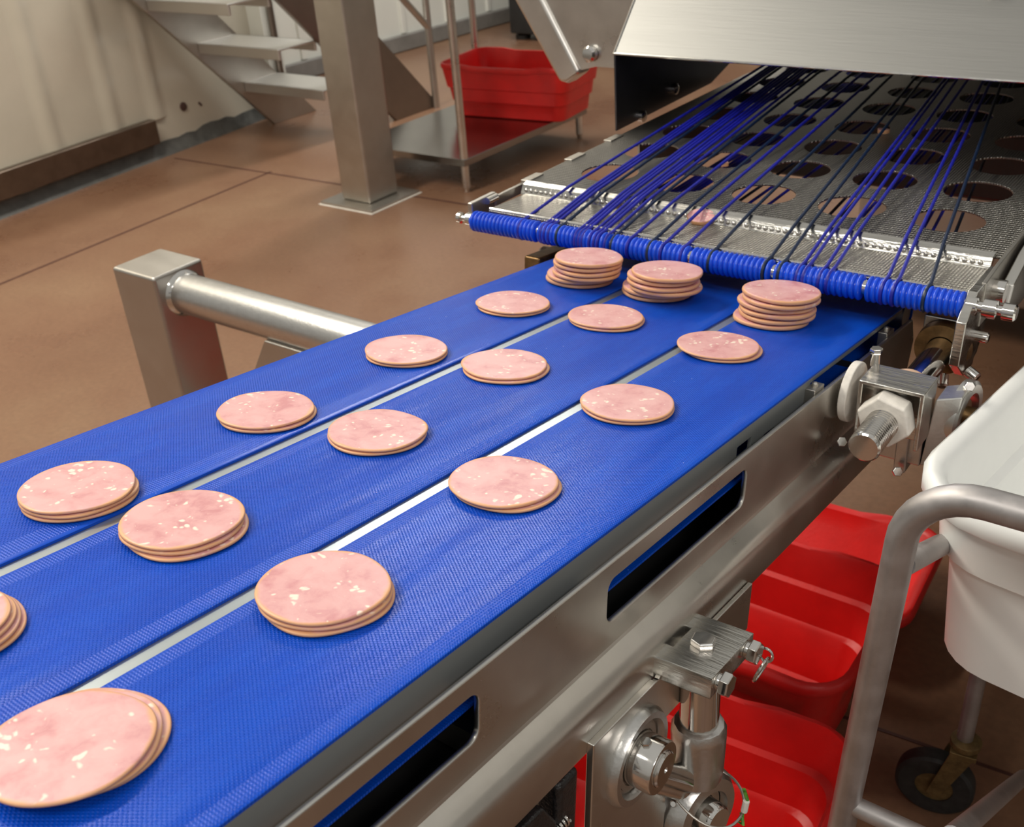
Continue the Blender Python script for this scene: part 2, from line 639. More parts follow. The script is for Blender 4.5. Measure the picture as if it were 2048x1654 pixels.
# panelled wall with shallow vertical ribs
L_ = (WB - WA).length
for t in [i * L_ / 1 for i in range(1)]:
    m.prism(*wall_quad(WA, WB, 0, 3.4, 0.0, 0.12))
struct(m.build('wall_left', WALLM, smooth=False))
m = MB()
for k, t in enumerate((2.33, 2.72, 3.02)):
    a = WA + wd * t
    prof_ = [(i / 12 * 0.15, -0.013 * math.sin(PI * i / 12) ** 2 - 0.0005) for i in range(13)]
    m.prism([Vector((*(a + wd * q_ + wn2 * -abs(h_)), 0.20)) for q_, h_ in prof_] + [Vector((*(a + wd * 0.15 + wn2 * 0.01), 0.20)), Vector((*(a + wn2 * 0.01), 0.20))], (0, 0, 3.1))
    struct(m.build('trim_%d' % (4 + k), WALLM, ang=60))
    m = MB()
# recess wall behind the stairs
m = MB()
WC = Vector((-5.85, 4.42))
WD = Vector((-5.56, 9.8))
m.prism(*wall_quad(WC, WD, 0, 3.4, 0.0, 0.12))
struct(m.build('wall_recess', WALLW, smooth=False))
m = MB()
m.prism([(-5.85 - 0.12, 4.30, 0), (-5.07, 4.30, 0), (-5.07, 4.42, 0), (-5.97, 4.42, 0)], (0, 0, 3.4))
struct(m.build('wall_return', WALLW, smooth=False))
m = MB()
for t in (0.35, 0.8, 1.25, 1.8, 2.3, 2.8):
    d = (WD - WC).normalized()
    a = WC + d * t
    m.prism(*wall_quad(a, a + d * 0.05, 0.12, 3.3, -0.02, 0.01))
struct(m.build('trim_7', WALLW, bevel=0.01))
m = MB()
d = (WD - WC).normalized()
m.prism(*wall_quad(WC, WD, 0.0, 0.12, -0.05, -0.001))
struct(m.build('baseboard_recess', CURBM, bevel=0.012))
m = MB()
m.prism([(-9, 9.9, 0), (5, 9.9, 0), (5, 10.02, 0), (-9, 10.02, 0)], (0, 0, 3.4))
struct(m.build('wall_back', WALLW, smooth=False))
# grey coving at the foot of the left wall, ragged upper edge
m = MB()
pts = []
n = 60
for i in range(n + 1):
    p = WA + wd * (L_ * i / n)
    o_ = -wn2 * 0.0
    h = 0.072 + random.uniform(-0.006, 0.006) + (0.014 if 0.86 < i / n < 0.93 else 0)
    inn = p - wn2 * 0.035
    inn2 = p - wn2 * 0.006
    pts.append((Vector((*inn, 0.0)), Vector((*(p - wn2 * 0.012), 0.035)), Vector((*inn2, h)), Vector((*p, h)), Vector((*p, 0))))
vs = [q for r in pts for q in r]
fs = []
for i in range(n):
    for k in range(5):
        fs.append((i * 5 + k, i * 5 + (k + 1) % 5, (i + 1) * 5 + (k + 1) % 5, (i + 1) * 5 + k))
fs += [(0, 1, 2, 3, 4), tuple(n * 5 + k for k in (4, 3, 2, 1, 0))]
m._add(vs, fs)
struct(m.build('baseboard_left', BASEM))
# steel bumper channel
m = MB()
a = WA + wd * 0.3
c = WA + wd * 3.03
m.prism(*wall_quad(a, c, 0.085, 0.215, -0.055, -0.001))
tag(m.build('wall_bumper', BUMPM, bevel=0.008), 'brown tinted steel bumper channel running along the foot of the cream wall', 'bumper')
m = MB()
p = WA + wd * 3.29
m.lathe((p.x, p.y, 0.218), (-wn2.x, -wn2.y, 0), [(-0.002, 0.024), (0.006, 0.024), (0.008, 0.018)], 24)
tag(m.build('wall_plug', SPOTM), 'round dark plug in the cream wall left of the stair foot', 'plug')

# ------------------------------------------------------------------ conveyor
Z0 = 1.0686
BSL = R_(7.3)
conv = thing('belt_conveyor', 'sloping stainless conveyor with three blue woven lanes carrying sliced ham', 'conveyor', (0, 0, Z0), (-BSL, 0, 0))


def cw(u, v, w_):
    """conveyor frame to world"""
    return Vector((u, v * math.cos(BSL) + w_ * math.sin(BSL), Z0 - v * math.sin(BSL) + w_ * math.cos(BSL)))


V0, V1 = -0.45, 1.365
NR = 0.021


def belt(name, u0, u1, label, rolled=False):
    uc = (u0 + u1) / 2
    path = []
    n = 70
    for i in range(n + 1):
        path.append((V0 + (V1 - V0) * i / n, 0.0))
    for k in range(1, 12):
        a = PI * k / 12
        path.append((V1 + math.sin(a) * NR, -NR + math.cos(a) * NR))
    for i in range(12):
        path.append((V1 - (V1 - V0) * i / 11, -2 * NR - (0.02 if 0 < i < 11 else 0)))
    hw = (u1 - u0) / 2
    xs = [-hw, -hw + 0.0015, -hw * 0.9, -hw * 0.72, -hw * 0.36, 0, hw * 0.36, hw * 0.72, hw * 0.9, hw - 0.0015, hw]
    if rolled:
        dz = [-0.0085, -0.005, -0.0014, 0, 0, 0, 0, 0, 0, 0, -0.0006]
    else:
        dz = [-0.0006, 0, 0, 0, 0, 0, 0, 0, 0, 0, -0.0006]
    T = 0.0024
    m = MB()
    loops = []
    for i, (v, w_) in enumerate(path):
        j = max(0, min(len(path) - 1, i))
        p0_, p1_ = path[max(0, i - 1)], path[min(len(path) - 1, i + 1)]
        t = Vector((p1_[0] - p0_[0], p1_[1] - p0_[1])).normalized()
        nn = Vector((-t.y, t.x))
        top = [Vector((x, v + nn.x * dz_, w_ + nn.y * dz_)) for x, dz_ in zip(xs, dz)]
        bot = [Vector((x, v + nn.x * (dz_ - T), w_ + nn.y * (dz_ - T))) for x, dz_ in zip(xs, dz)][::-1]
        loops.append(top + bot)
    K = len(loops[0])
    vs = [q for l in loops for q in l]
    fs = []
    for i in range(len(loops) - 1):
        for k in range(K):
            fs.append((i * K + k, i * K + (k + 1) % K, (i + 1) * K + (k + 1) % K, (i + 1) * K + k))
    m._add(vs, fs)
    o = m.build(name, BELT, conv, ang=50)
    o.location = (uc, 0, 0)
    return lab(o, label)


belt('belt_lane', -0.8905, -0.7170, 'left blue belt lane with a rolled outer edge', True)
belt('belt_lane', -0.7010, -0.5440, 'middle blue belt lane')
belt('belt_lane', -0.5285, -0.3760, 'right blue belt lane')

m = MB()
m.box((-0.878, V0 + 0.05, -0.012), (-0.3785, 1.342, -0.0032))
m.build('slide_bed', BEDP, conv, 0.001)
# inner rail under the right belt edge, notched
hol = [rrect(0.835, -0.034, 0.868, -0.020, 0.001, 2), rrect(0.90, -0.040, 0.925, -0.030, 0.001, 2)]
MX = Matrix(((0, 0, 1, 0), (1, 0, 0, 0), (0, 1, 0, 0), (0, 0, 0, 1)))   # sheet x->v, y->w, normal->u
sheet('inner_rail', [(V0, -0.052), (1.02, -0.052), (1.02, -0.004), (V0, -0.004)], hol, 0.004, RAILG, conv,
      Matrix.Translation((-0.3795, 0, 0)) @ MX, 0.0005)
# outer side plate with long rounded windows
win = [rrect(0.568, -0.0745, 0.826, -0.0335, 0.010), rrect(0.15, -0.0745, 0.400, -0.0335, 0.010), rrect(-0.25, -0.0745, 0.0, -0.0335, 0.010)]
side = sheet('side_plate', [(V0, -0.101), (1.345, -0.101), (1.355, -0.05), (1.335, -0.0165), (V0, -0.0165)], win, 0.005, STEEL, conv,
             Matrix.Translation((-0.3635, 0, 0)) @ MX, 0.0012)
side2 = sheet('side_plate', [(V0, -0.16), (1.30, -0.16), (1.30, -0.024), (V0, -0.024)], [], 0.004, STEEL, conv,
              Matrix.Translation((-0.874, 0, 0)) @ MX, 0.0008)
# rolled bottom rail of the right side
m = MB()
prof = [(-0.3660, -0.098), (-0.3612, -0.098), (-0.3600, -0.1015), (-0.3560, -0.1050), (-0.3500, -0.1100), (-0.3450, -0.1150), (-0.3425, -0.1210),
        (-0.3418, -0.1270), (-0.3418, -0.1570), (-0.3430, -0.1605), (-0.3470, -0.1620), (-0.3560, -0.1620), (-0.3560, -0.1580), (-0.3480, -0.1580),
        (-0.3460, -0.1560), (-0.3460, -0.1280), (-0.3490, -0.1180), (-0.3600, -0.1080), (-0.3660, -0.1040)]
m.prism([(u, V0, w_) for u, w_ in prof], (0, 1.325 - V0, 0))
m.build('bottom_rail', STEEL, conv, ang=25)
# dark pan added under the return belts to block light behind the windows
m = MB()
m.box((-0.872, V0, -0.1585), (-0.357, 1.22, -0.1555))
m.box((-0.872, 1.217, -0.157), (-0.368, 1.22, -0.050))
m.build('light_block_pan', DARKM, conv)
# nose roller and bearing blocks
m = MB()
m.lathe((-0.892, 1.363, -NR), (1, 0, 0), [(0, 0.0175), (0.514, 0.0175)], 24)
m.build('nose_roller', STEEL_D, conv)
for u in (-0.912, ):
    m = MB()
    m.box((u - 0.018, 1.235, -0.045), (u + 0.012, 1.325, -0.002))
    bb = m.build('bearing_block', WORN, conv, 0.004)
    m = MB()
    m.lathe((u - 0.03, 1.30, -0.015), (1, 0, 0), [(0, 0.010), (0.004, 0.013), (0.02, 0.013)], 20)
    m.build('axle_end', STEEL_D, bb)
for v in (0.03, 0.47, 1.1):
    m = MB()
    m.box((-0.872, v - 0.02, -0.154), (-0.366, v + 0.02, -0.13))
    m.build('cross_member', STEEL_D, conv)
for v, k in ((1.245, 0), (1.005, 1)):
    m = MB()
    m.box((-0.378, v, -0.030), (-0.366, v + 0.028, -0.012))
    m.lathe((-0.372, v + 0.014, -0.013), (0, 0, 1), [(0, 0.004), (0.004, 0.004), (0.006, 0.002)], 12)
    m.build('spacer', STEEL_D, conv, 0.001)

# --- lower pivot bracket bolted to the bottom rail
m = MB()
m.box((-0.3415, 0.600, -0.205), (-0.3365, 0.812, -0.150))
m.build('mounting_plate', STEEL, conv, 0.001)
hole_ = [rrect(-0.3375, 0.640, -0.3325, 0.672, 0.002, 3)]
blk = sheet('pivot_block', [(-0.343, 0.619), (-0.288, 0.6215), (-0.288, 0.703), (-0.343, 0.700), (-0.343, 0.676), (-0.336, 0.676), (-0.336, 0.642), (-0.343, 0.642)],
            [], 0.022, STEEL_M, conv, Matrix.Translation((0, 0, -0.138)), 0.0010)
m = MB()
m.hexa((-0.3165, 0.661, -0.1272), (0, 0, 1), 0.0065, 0.0118, 0.2)
m.build('hex_bolt', CHROME, blk, 0.0006)
for v in (0.634, 0.690):
    m = MB()
    m.lathe((-0.288, v, -0.137), (1, 0, 0), [(0, 0.0075), (0.004, 0.0075)], 20)
    m.hexa((-0.284, v, -0.137), (1, 0, 0), 0.0085, 0.0112, 0.3)
    m.build('hex_bolt', CHROME, blk, 0.0005)
m = MB()
c0 = Vector((-0.276, 0.700, -0.160))
m.tube([c0 + Vector((0.004 * math.sin(a), 0.011 * math.cos(a), 0.013 * math.sin(a))) for a in (2 * PI * k / 20 for k in range(20))], 0.0014, 8, closed=True)
c1 = c0 + Vector((0.002, 0.002, 0.015))
m.tube([c1 + Vector((0.006 * math.cos(a), 0.001, 0.007 * math.sin(a))) for a in (2 * PI * k / 16 for k in range(16))], 0.0013, 8, closed=True)
m.build('pull_ring', CHROME, blk)
# stem and rod end
vx, vy = -0.3215, 0.672
m = MB()
m.lathe((vx, vy, -0.149), (0, 0.10, -1), [(0, 0.0185), (0.085, 0.0185)], 36)
stem = m.build('stem', CHROME, conv)
m = MB()
m.lathe((vx, vy + 0.008, -0.226), (0, 0.10, -1), [(0, 0.0195), (0.002, 0.0235), (0.009, 0.0265), (0.013, 0.0265), (0.055, 0.0255), (0.070, 0.0235)], 14)
m.build('stem_collar', CAST, stem, ang=28)
eye_c = Vector((-0.331, vy + 0.030, -0.350))
ea = Vector((1, -0.25, 0.05)).normalized()
m = MB()
m.ring(eye_c - ea * 0.020, ea, [(-0.004, 0.027), (-0.004, 0.037), (0.004, 0.045), (0.020, 0.0485), (0.034, 0.046), (0.043, 0.039), (0.044, 0.027)], 44)
rod = m.build('rod_end', CAST, conv)
m = MB()
m.ring(eye_c - ea * 0.014, ea, [(0.0, 0.018), (0.0, 0.0262), (0.028, 0.0262), (0.028, 0.018)], 36)
m.build('bearing_race', CHROME, rod)
m = MB()
m.lathe(eye_c - ea * 0.030, ea, [(0, 0.0175), (0.062, 0.0175), (0.066, 0.015)], 28)
m.build('bearing_stub', CHROME, rod)
m = MB()
m.lathe(eye_c + Vector((0.0, -0.038, 0.030)), (0.2, -0.8, 0.55), [(0, 0.004), (0.006, 0.004), (0.010, 0.0025)], 12)
m.build('grease_nipple', CHROME, rod)
# flange bearing on a hanging plate
m = MB()
m.prism([(-0.3425, 0.514, -0.148), (-0.3425, 0.615, -0.148), (-0.3425, 0.652, -0.30), (-0.3425, 0.66, -0.50), (-0.3425, 0.52, -0.50)], (0.007, 0, 0))
hang = m.build('hanging_plate', STEEL, conv, 0.0012)
fc = Vector((-0.3355, 0.583, -0.206))
m = MB()
m.ring(fc, (1, 0, 0), [(0, 0.034), (0, 0.046), (0.004, 0.046), (0.009, 0.043), (0.009, 0.037), (0.004, 0.034)], 44)
m.build('flange_ring', CAST, hang)
m = MB()
m.ring(fc + Vector((-0.002, 0, 0)), (1, 0, 0), [(0, 0.020), (0, 0.0345), (0.004, 0.0345), (0.004, 0.031), (0.006, 0.031), (0.006, 0.026), (0.004, 0.026), (0.004, 0.020)], 40)
m.build('bearing_seal', STEEL_D, hang)
m = MB()
m.ring(fc, (1, 0, 0), [(0, 0.0165), (0, 0.0245), (0.026, 0.0245), (0.028, 0.0235), (0.028, 0.0165)], 40)
m.build('locking_collar', CHROME, hang)
m = MB()
m.lathe(fc, (1, 0, 0), [(0, 0.0163), (0.0295, 0.0163), (0.031, 0.015), (0.031, 0.003), (0.029, 0.002)], 36)
m.build('shaft_end', CHROME, hang)
m = MB()
m.hexa(fc + Vector((0.014, -0.006, 0.022)), (0, -0.25, 1), 0.006, 0.0048)
m.build('grub_screw', CHROME, hang)
m = MB()
m.lathe((-0.338, 0.617, -0.252), (0.30, 0.9, -0.75), [(0, 0.0165), (0.052, 0.0165)], 28)
m.build('link_shaft', CHROME, conv)
# steel cable loop with a green and yellow tie
m = MB()
cc = Vector((-0.312, vy + 0.012, -0.308))
loop = []
for k in range(40):
    a = 2 * PI * k / 40
    loop.append(cc + Vector((0.040 * math.cos(a), 0.034 * math.sin(a), -0.012 * math.sin(a) + 0.010 * math.cos(a) * math.sin(a) - 0.016 * math.cos(a + 0.9))))
m.tube(loop, 0.0013, 8, closed=True)
wire = m.build('cable_loop', STEEL_D, conv)
m = MB()
q = loop[1]
m.tube([q + Vector((0, -0.004, 0.030)), q + Vector((0.003, 0, 0.016)), q, q + Vector((0.0, 0.001, -0.010)), q + Vector((-0.005, 0.001, -0.016)), q + Vector((0.003, -0.003, -0.012)), q + Vector((-0.002, 0.002, -0.004))], 0.0018, 8)
m.build('cable_tie', GREENY, wire)
m = MB()
m.tube([q + Vector((0.002, -0.002, 0.003)), q + Vector((0.003, -0.002, 0.016))], 0.0032, 10)
m.build('tie_sleeve', WHITEP, wire)
# greasy sprung clamp at the left of the hanging plate
m = MB()
m.prism([(-0.372, 0.36, -0.166), (-0.372, 0.455, -0.170), (-0.372, 0.475, -0.20), (-0.372, 0.47, -0.235), (-0.372, 0.43, -0.212), (-0.372, 0.35, -0.20)], (0.030, 0, 0))
gr = m.build('greasy_clamp', BLACK, conv, 0.003)
m = MB()
m.box((-0.368, 0.478, -0.275), (-0.3435, 0.508, -0.168))
m.build('grease_deposit', BLACK, conv, 0.006)
m = MB()
pts = []
for k in range(120):
    a = 2 * PI * k / 12
    t = k / 119
    pts.append(Vector((-0.346, 0.458, -0.222)) + Vector((0, 0.034, 0.012)) * t + Vector((math.cos(a), -0.3 * math.sin(a), math.sin(a))) * 0.0052)
m.tube(pts, 0.0013, 6)
m.build('spring', CHROME, gr)
m = MB()
m.lathe((-0.345, 0.405, -0.225), (0.7, -0.2, 0.3), [(0, 0.016), (0.012, 0.016), (0.014, 0.012)], 24)
m.build('spring_button', CHROME, gr)

# --- threaded shaft clamp near the roller (in world axes, on the right side of the frame)
cl = thing('shaft_clamp', 'threaded steel shaft in a square bracket with white nylon nuts beside the right belt', 'clamp', (-0.300, 1.07, 0.80))


def rel(p, o):
    return Vector(p) - o.location


sh0, sh1 = Vector((-0.300, 0.974, 0.887)), Vector((-0.300, 1.262, 0.889))
m = MB()
prof = [(0.0, 0.0155), (0.0015, 0.0172)]
t = 0.003
while t < 0.075:
    prof += [(t, 0.0178), (t + 0.0008, 0.0178), (t + 0.0021, 0.0150), (t + 0.0034, 0.0178)]
    t += 0.0042
prof += [(t, 0.0172), (0.288, 0.0172)]
m.lathe(sh0 - cl.location, sh1 - sh0, prof, 36)
m.build('threaded_shaft', CHROME, cl, ang=25)
m = MB()
m.hexa(rel((-0.300, 1.032, 0.888), cl), (0, 1, 0), 0.026, 0.0315, 0.25)
m.build('nylon_nut', WHITEP, cl, 0.002)
m = MB()
m.lathe(rel((-0.300, 1.098, 0.889), cl), (0, 1, 0), [(0, 0.031), (0.012, 0.031), (0.024, 0.026), (0.028, 0.020)], 28)
m.build('nylon_bush', PEACHP, cl)
m = MB()   # bent square bracket: top, right and left leaves with a rear web
x0_, x1_, y0_, y1_, z0_, z1_ = -0.337, -0.2640, 1.050, 1.098, 0.852, 0.925
m.box(rel((x0_, y0_, z1_ - 0.005), cl), rel((x1_, y1_, z1_), cl))
m.box(rel((x1_ - 0.005, y0_, z0_), cl), rel((x1_, y1_, z1_ - 0.003), cl))
m.box(rel((x0_, y0_, z0_), cl), rel((x0_ + 0.005, y1_, z1_ - 0.003), cl))
m.box(rel((x0_ + 0.003, y0_ + 0.022, z0_), cl), rel((x1_ - 0.003, y1_ - 0.002, z1_ - 0.003), cl))
m.build('bracket', STEEL_M, cl, 0.0015)
m = MB()
m.lathe(rel((-0.3560, 1.076, 0.894), cl), (1, 0, 0), [(0, 0.036), (0.0095, 0.036)], 48)
m.build('nylon_disc', WHITEP, cl, 0.0015)
m = MB()
m.tube([rel((-0.336, 1.098, 0.922), cl), rel((-0.336, 1.098, 0.940), cl)], 0.0055, 14)
m.hexa(rel((-0.336, 1.098, 0.938), cl), (0, 0, 1), 0.006, 0.0072)
m.build('bracket_bolt', CHROME, cl)
m = MB()   # pivot housing below and behind the bracket
m.prism([rel(p, cl) for p in ((-0.325, 1.085, 0.812), (-0.268, 1.085, 0.812), (-0.268, 1.085, 0.848), (-0.325, 1.085, 0.848))], (0, 0.045, 0))
m.prism([rel(p, cl) for p in ((-0.296, 1.080, 0.800), (-0.282, 1.080, 0.800), (-0.282, 1.080, 0.850), (-0.296, 1.080, 0.850))], (0, 0.03, 0))
m.prism([rel(p, cl) for p in ((-0.268, 1.085, 0.812), (-0.240, 1.095, 0.830), (-0.236, 1.10, 0.905), (-0.262, 1.09, 0.900))], (0, 0.04, 0))
m.build('pivot_arm', CAST, cl, 0.002)
m = MB()
m.ring(rel((-0.246, 1.135, 0.865), cl), (1, -0.1, 0), [(0, 0.028), (0, 0.042), (0.010, 0.042), (0.013, 0.038), (0.013, 0.028)], 40)
pr_ = m.build('pivot_ring', CAST, cl)
m = MB()
m.lathe(rel((-0.256, 1.135, 0.865), cl), (1, -0.1, 0), [(0, 0.020), (0.018, 0.020), (0.019, 0.012), (0.030, 0.012)], 30)
m.build('pivot_pin', WORN, pr_)
m = MB()
m.hexa(rel((-0.228, 1.118, 0.848), cl), (1, -0.1, 0), 0.010, 0.010)
m.build('pivot_nut', CHROME, pr_, 0.0005)
for p in ((-0.238, 1.128, 0.905), (-0.2885, 1.072, 0.806), (-0.346, 1.04, 0.846)):
    m = MB()
    m.hexa(rel(p, cl), (0.25, -0.6, 0.4), 0.010, 0.0062)
    m.build('clamp_bolt', CHROME, cl, 0.0005)

# ------------------------------------------------------------------ support post and cross tube left of the belts
st = thing('support_stand', 'square steel post with a welded round cross tube reaching under the blue belts', 'stand', (-1.85, 1.18, 0))
m = MB()
m.box((-0.070, -0.062, 0), (0.070, 0.062, 0.750))
post = m.build('post', STEEL_D, st, 0.007, seg=3)
m = MB()
m.tube([(0.066, 0.004, 0.694), (1.02, 0.004, 0.694)], 0.042, 36)
m.build('cross_tube', CAST, st)
m = MB()
m.ring((0.070, 0.004, 0.694), (1, 0, 0), [(0.0, 0.040), (0.0, 0.049), (0.006, 0.045), (0.010, 0.040)], 32)
m.build('weld_bead', CHROME, st)
m = MB()
m.prism([(0.345, -0.035, 0.665), (0.75, -0.035, 0.665), (0.75, -0.035, 0.10), (0.07, -0.035, 0.10), (0.07, -0.035, 0.25)], (0, 0.07, 0))
m.build('gusset', STEEL_D, st, 0.003)

# ------------------------------------------------------------------ slicing machine: hood, embossed bed, blue roller and cords
K = 1.02


def sk(x, y, z):
    return Vector((x * K, y * K, 1.5 - (1.5 - z) * K))


sl = thing('slicing_machine', 'stainless food slicer with a sloping hood, a holed embossed bed and blue drive cords', 'machine', (-0.66, 1.9, 0.0))


def sr(v):
    return Vector(v) - sl.location


PZ = 0.9645
PX0, PX1, PY0, PY1 = -1.030, -0.272, 1.362, 2.90
holes = []
for i in range(5):
    for j in range(10):
        holes.append(circle((-0.364 - 0.1355 * i) * K, (1.443 + 0.1358 * j) * K, 0.0480, 44))
bed = sheet('embossed_bed', [(PX0, PY0), (PX1, PY0), (PX1, PY1), (PX0, PY1)], holes, 0.003, DIMPLE, sl,
            Matrix.Translation(sr((0, 0, PZ + 0.006))), 0.0005)
m = MB()   # bright step between lip strip and bed
m.prism([sr(p) for p in ((PX0 + 0.01, 1.366, PZ + 0.0120), (PX0 + 0.01, 1.354, PZ + 0.0090), (PX0 + 0.01, 1.346, PZ - 0.006), (PX0 + 0.01, 1.356, PZ - 0.006), (PX0 + 0.01, 1.372, PZ + 0.007))], (PX1 - PX0 - 0.02, 0, 0))
for k in range(74):
    xx = PX0 + 0.02 + k * 0.0098
    m.lathe(sr((xx, 1.3500, PZ + 0.0015)), (0, -0.85, 0.5), [(0, 0.0038), (0.0022, 0.0030), (0.0032, 0.0015)], 8)
m.build('bed_step', STEEL_M, sl, ang=40)
m = MB()
m.prism([sr(p) for p in ((PX0 + 0.02, 1.253, PZ + 0.001), (PX0 + 0.02, 1.352, PZ - 0.004), (PX0 + 0.02, 1.352, PZ - 0.007), (PX0 + 0.02, 1.257, PZ - 0.002), (PX0 + 0.02, 1.250, PZ - 0.006), (PX0 + 0.02, 1.247, PZ - 0.002))], (PX1 - PX0 - 0.03, 0, 0))
m.build('lip_strip', DIMPLE, sl)
m = MB()
m.tube([sr((PX0 + 0.02, 1.251, PZ + 0.000)), sr((PX1 - 0.01, 1.251, PZ + 0.000))], 0.0028, 10)
m.build('lip_edge', CHROME, sl)
# left rim with tabs
m = MB()
m.box(sr((PX0 - 0.004, 1.29, PZ - 0.010)), sr((PX0 + 0.002, 2.9, PZ + 0.006)))
for y in (1.37, 1.50, 1.63):
    m.box(sr((PX0 - 0.006, y, PZ + 0.004)), sr((PX0 + 0.010, y + 0.045, PZ + 0.010)))
m.build('bed_rim', STEEL_D, sl, 0.001)
m = MB()
m.tube([sr((PX0 - 0.001, 1.27, PZ + 0.004)), sr((PX0 - 0.001, 1.295, PZ + 0.004))], 0.006, 12)
m.build('rim_pin', CHROME, sl)
# right side rail, bracket and lever
m = MB()
m.prism([sr(p) for p in ((PX1, 1.27, PZ - 0.05), (PX1, 1.27, PZ + 0.008), (PX1, 1.33, PZ + 0.012), (PX1, 2.9, PZ + 0.030), (PX1, 2.9, PZ - 0.09))], (0.005, 0, 0))
m.build('side_rail', STEEL_D, sl, 0.001)
m = MB()
m.prism([sr((-0.262, a_, b_)) for a_, b_ in ((1.322, 0.925), (1.345, 0.908), (1.40, 0.900), (1.49, 0.900), (1.62, 0.94), (1.64, 1.0), (1.50, 0.982), (1.40, 0.968), (1.335, 0.950))], (0.014, 0, 0))
lev = m.build('lever_plate', STEEL, sl, 0.002)
m = MB()
m.lathe(sr((-0.283, 1.318, 0.946)), (1, 0, 0), [(0, 0.013), (0.004, 0.014), (0.030, 0.014)], 24)
m.build('lever_pin', CHROME, lev)
m = MB()
m.prism([sr(p) for p in ((-0.280, 1.240, 0.972), (-0.280, 1.205, 0.945), (-0.280, 1.200, 0.890), (-0.280, 1.235, 0.862), (-0.280, 1.285, 0.872), (-0.280, 1.330, 0.935), (-0.280, 1.335, 0.970))], (0.012, 0, 0))
brk = m.build('roller_bracket', STEEL_M, sl, 0.0015)
m = MB()
m.ring(sr((-0.300, 1.238, 0.889)), (0, 1, 0), [(0, 0.018), (0, 0.033), (0.014, 0.034), (0.018, 0.030), (0.018, 0.018)], 36)
m.build('shaft_collar', WORN, brk)
m = MB()
m.box(sr((-0.330, 1.255, 0.855)), sr((-0.270, 1.285, 0.925)))
m.build('collar_block', STEEL_M, brk, 0.003)
for p, ax in (((-0.268, 1.262, 0.906), (1, 0, 0)), ((-0.266, 1.24, 0.868), (1, -0.3, -0.4)), ((-0.290, 1.225, 0.862), (0.2, -0.6, -0.5))):
    m = MB()
    m.lathe(sr(p), ax, [(0, 0.007), (0.014, 0.007), (0.016, 0.005)], 16)
    m.build('bracket_bolt', CHROME, brk)
# hood
hy, hz = 1.711, 1.110
hx0, hx1 = -1.061, 0.42
m = MB()
th = 0.004
dy, dz_ = 0.52, 0.56
m.prism([sr(p) for p in ((hx0, hy, hz), (hx0, hy + dy, hz + dz_), (hx0, hy + dy + 0.9, hz + dz_), (hx0, hy + dy + 0.9, hz + dz_ - 0.01), (hx0, hy + dy + 0.004, hz + dz_ - 0.01), (hx0, hy + 0.006, hz - 0.003))], (hx1 - hx0, 0, 0))
hood = m.build('hood', BRUSH, sl, 0.0012)
m = MB()
m.tube([sr((hx0, hy, hz)), sr((hx1, hy, hz))], 0.0022, 8)
m.tube([sr((hx0, hy, hz)), sr((hx0, hy + dy, hz + dz_))], 0.0022, 8)
m.build('hood_edge', CHROME, hood)
m = MB()
hb = Vector((-0.44, hy + 0.105, hz + 0.113))
m.lathe(sr(hb), (0, -0.73, 0.68), [(0, 0.017), (0.004, 0.017), (0.006, 0.011), (0.016, 0.011), (0.018, 0.009)], 24)
m.build('hood_knob', CHROME, hood)
m = MB()
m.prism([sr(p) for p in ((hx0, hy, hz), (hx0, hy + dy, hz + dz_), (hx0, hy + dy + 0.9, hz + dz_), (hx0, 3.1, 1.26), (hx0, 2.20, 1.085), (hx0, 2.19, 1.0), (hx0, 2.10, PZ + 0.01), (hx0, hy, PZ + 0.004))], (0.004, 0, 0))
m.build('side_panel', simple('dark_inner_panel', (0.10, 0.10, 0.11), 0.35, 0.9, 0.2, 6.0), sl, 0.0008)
m = MB()
m.prism([sr(p) for p in ((hx1, hy, hz), (hx1, hy + dy, hz + dz_), (hx1, hy + dy + 0.9, hz + dz_), (hx1, 3.1, 0.7), (hx1, hy, 0.85))], (-0.004, 0, 0))
m.build('side_panel', STEEL_D, sl, 0.0008)
m = MB()
m.box(sr((-1.06, 3.12, 0.14)), sr((0.42, 4.1, 1.66)))
m.build('machine_body', STEEL_D, sl, 0.01)
m = MB()
m.box(sr((-1.03, 2.15, 0.775)), sr((0.42, 3.10, 0.915)))
m.build('lower_housing', DARKM, sl, 0.01)
m = MB()
m.box(sr((-1.029, 1.74, 0.845)), sr((-1.025, 3.1, 0.962)))
m.build('side_skirt', STEEL_D, sl)
m = MB()
m.box(sr((0.44, 1.55, 0.12)), sr((1.45, 4.1, 2.05)))
m.build('shade_block', STEEL_D, sl, 0.01)  # unseen block added beside the slicer to darken the floor at the right
for xx in (-0.98, 0.30):
    m = MB()
    m.box(sr((xx, 3.98, 0.0)), sr((xx + 0.09, 4.07, 0.15)))
    m.build('machine_leg', STEEL_D, sl, 0.004)
for yy, zz in ((1.93, 1.0), (1.80, 0.975)):
    m = MB()
    m.lathe(sr((hx0 + 0.002, yy, zz)), (1, 0, 0), [(0, 0.011), (0.010, 0.011), (0.012, 0.008)], 16)
    m.build('panel_stud', CHROME, sl)
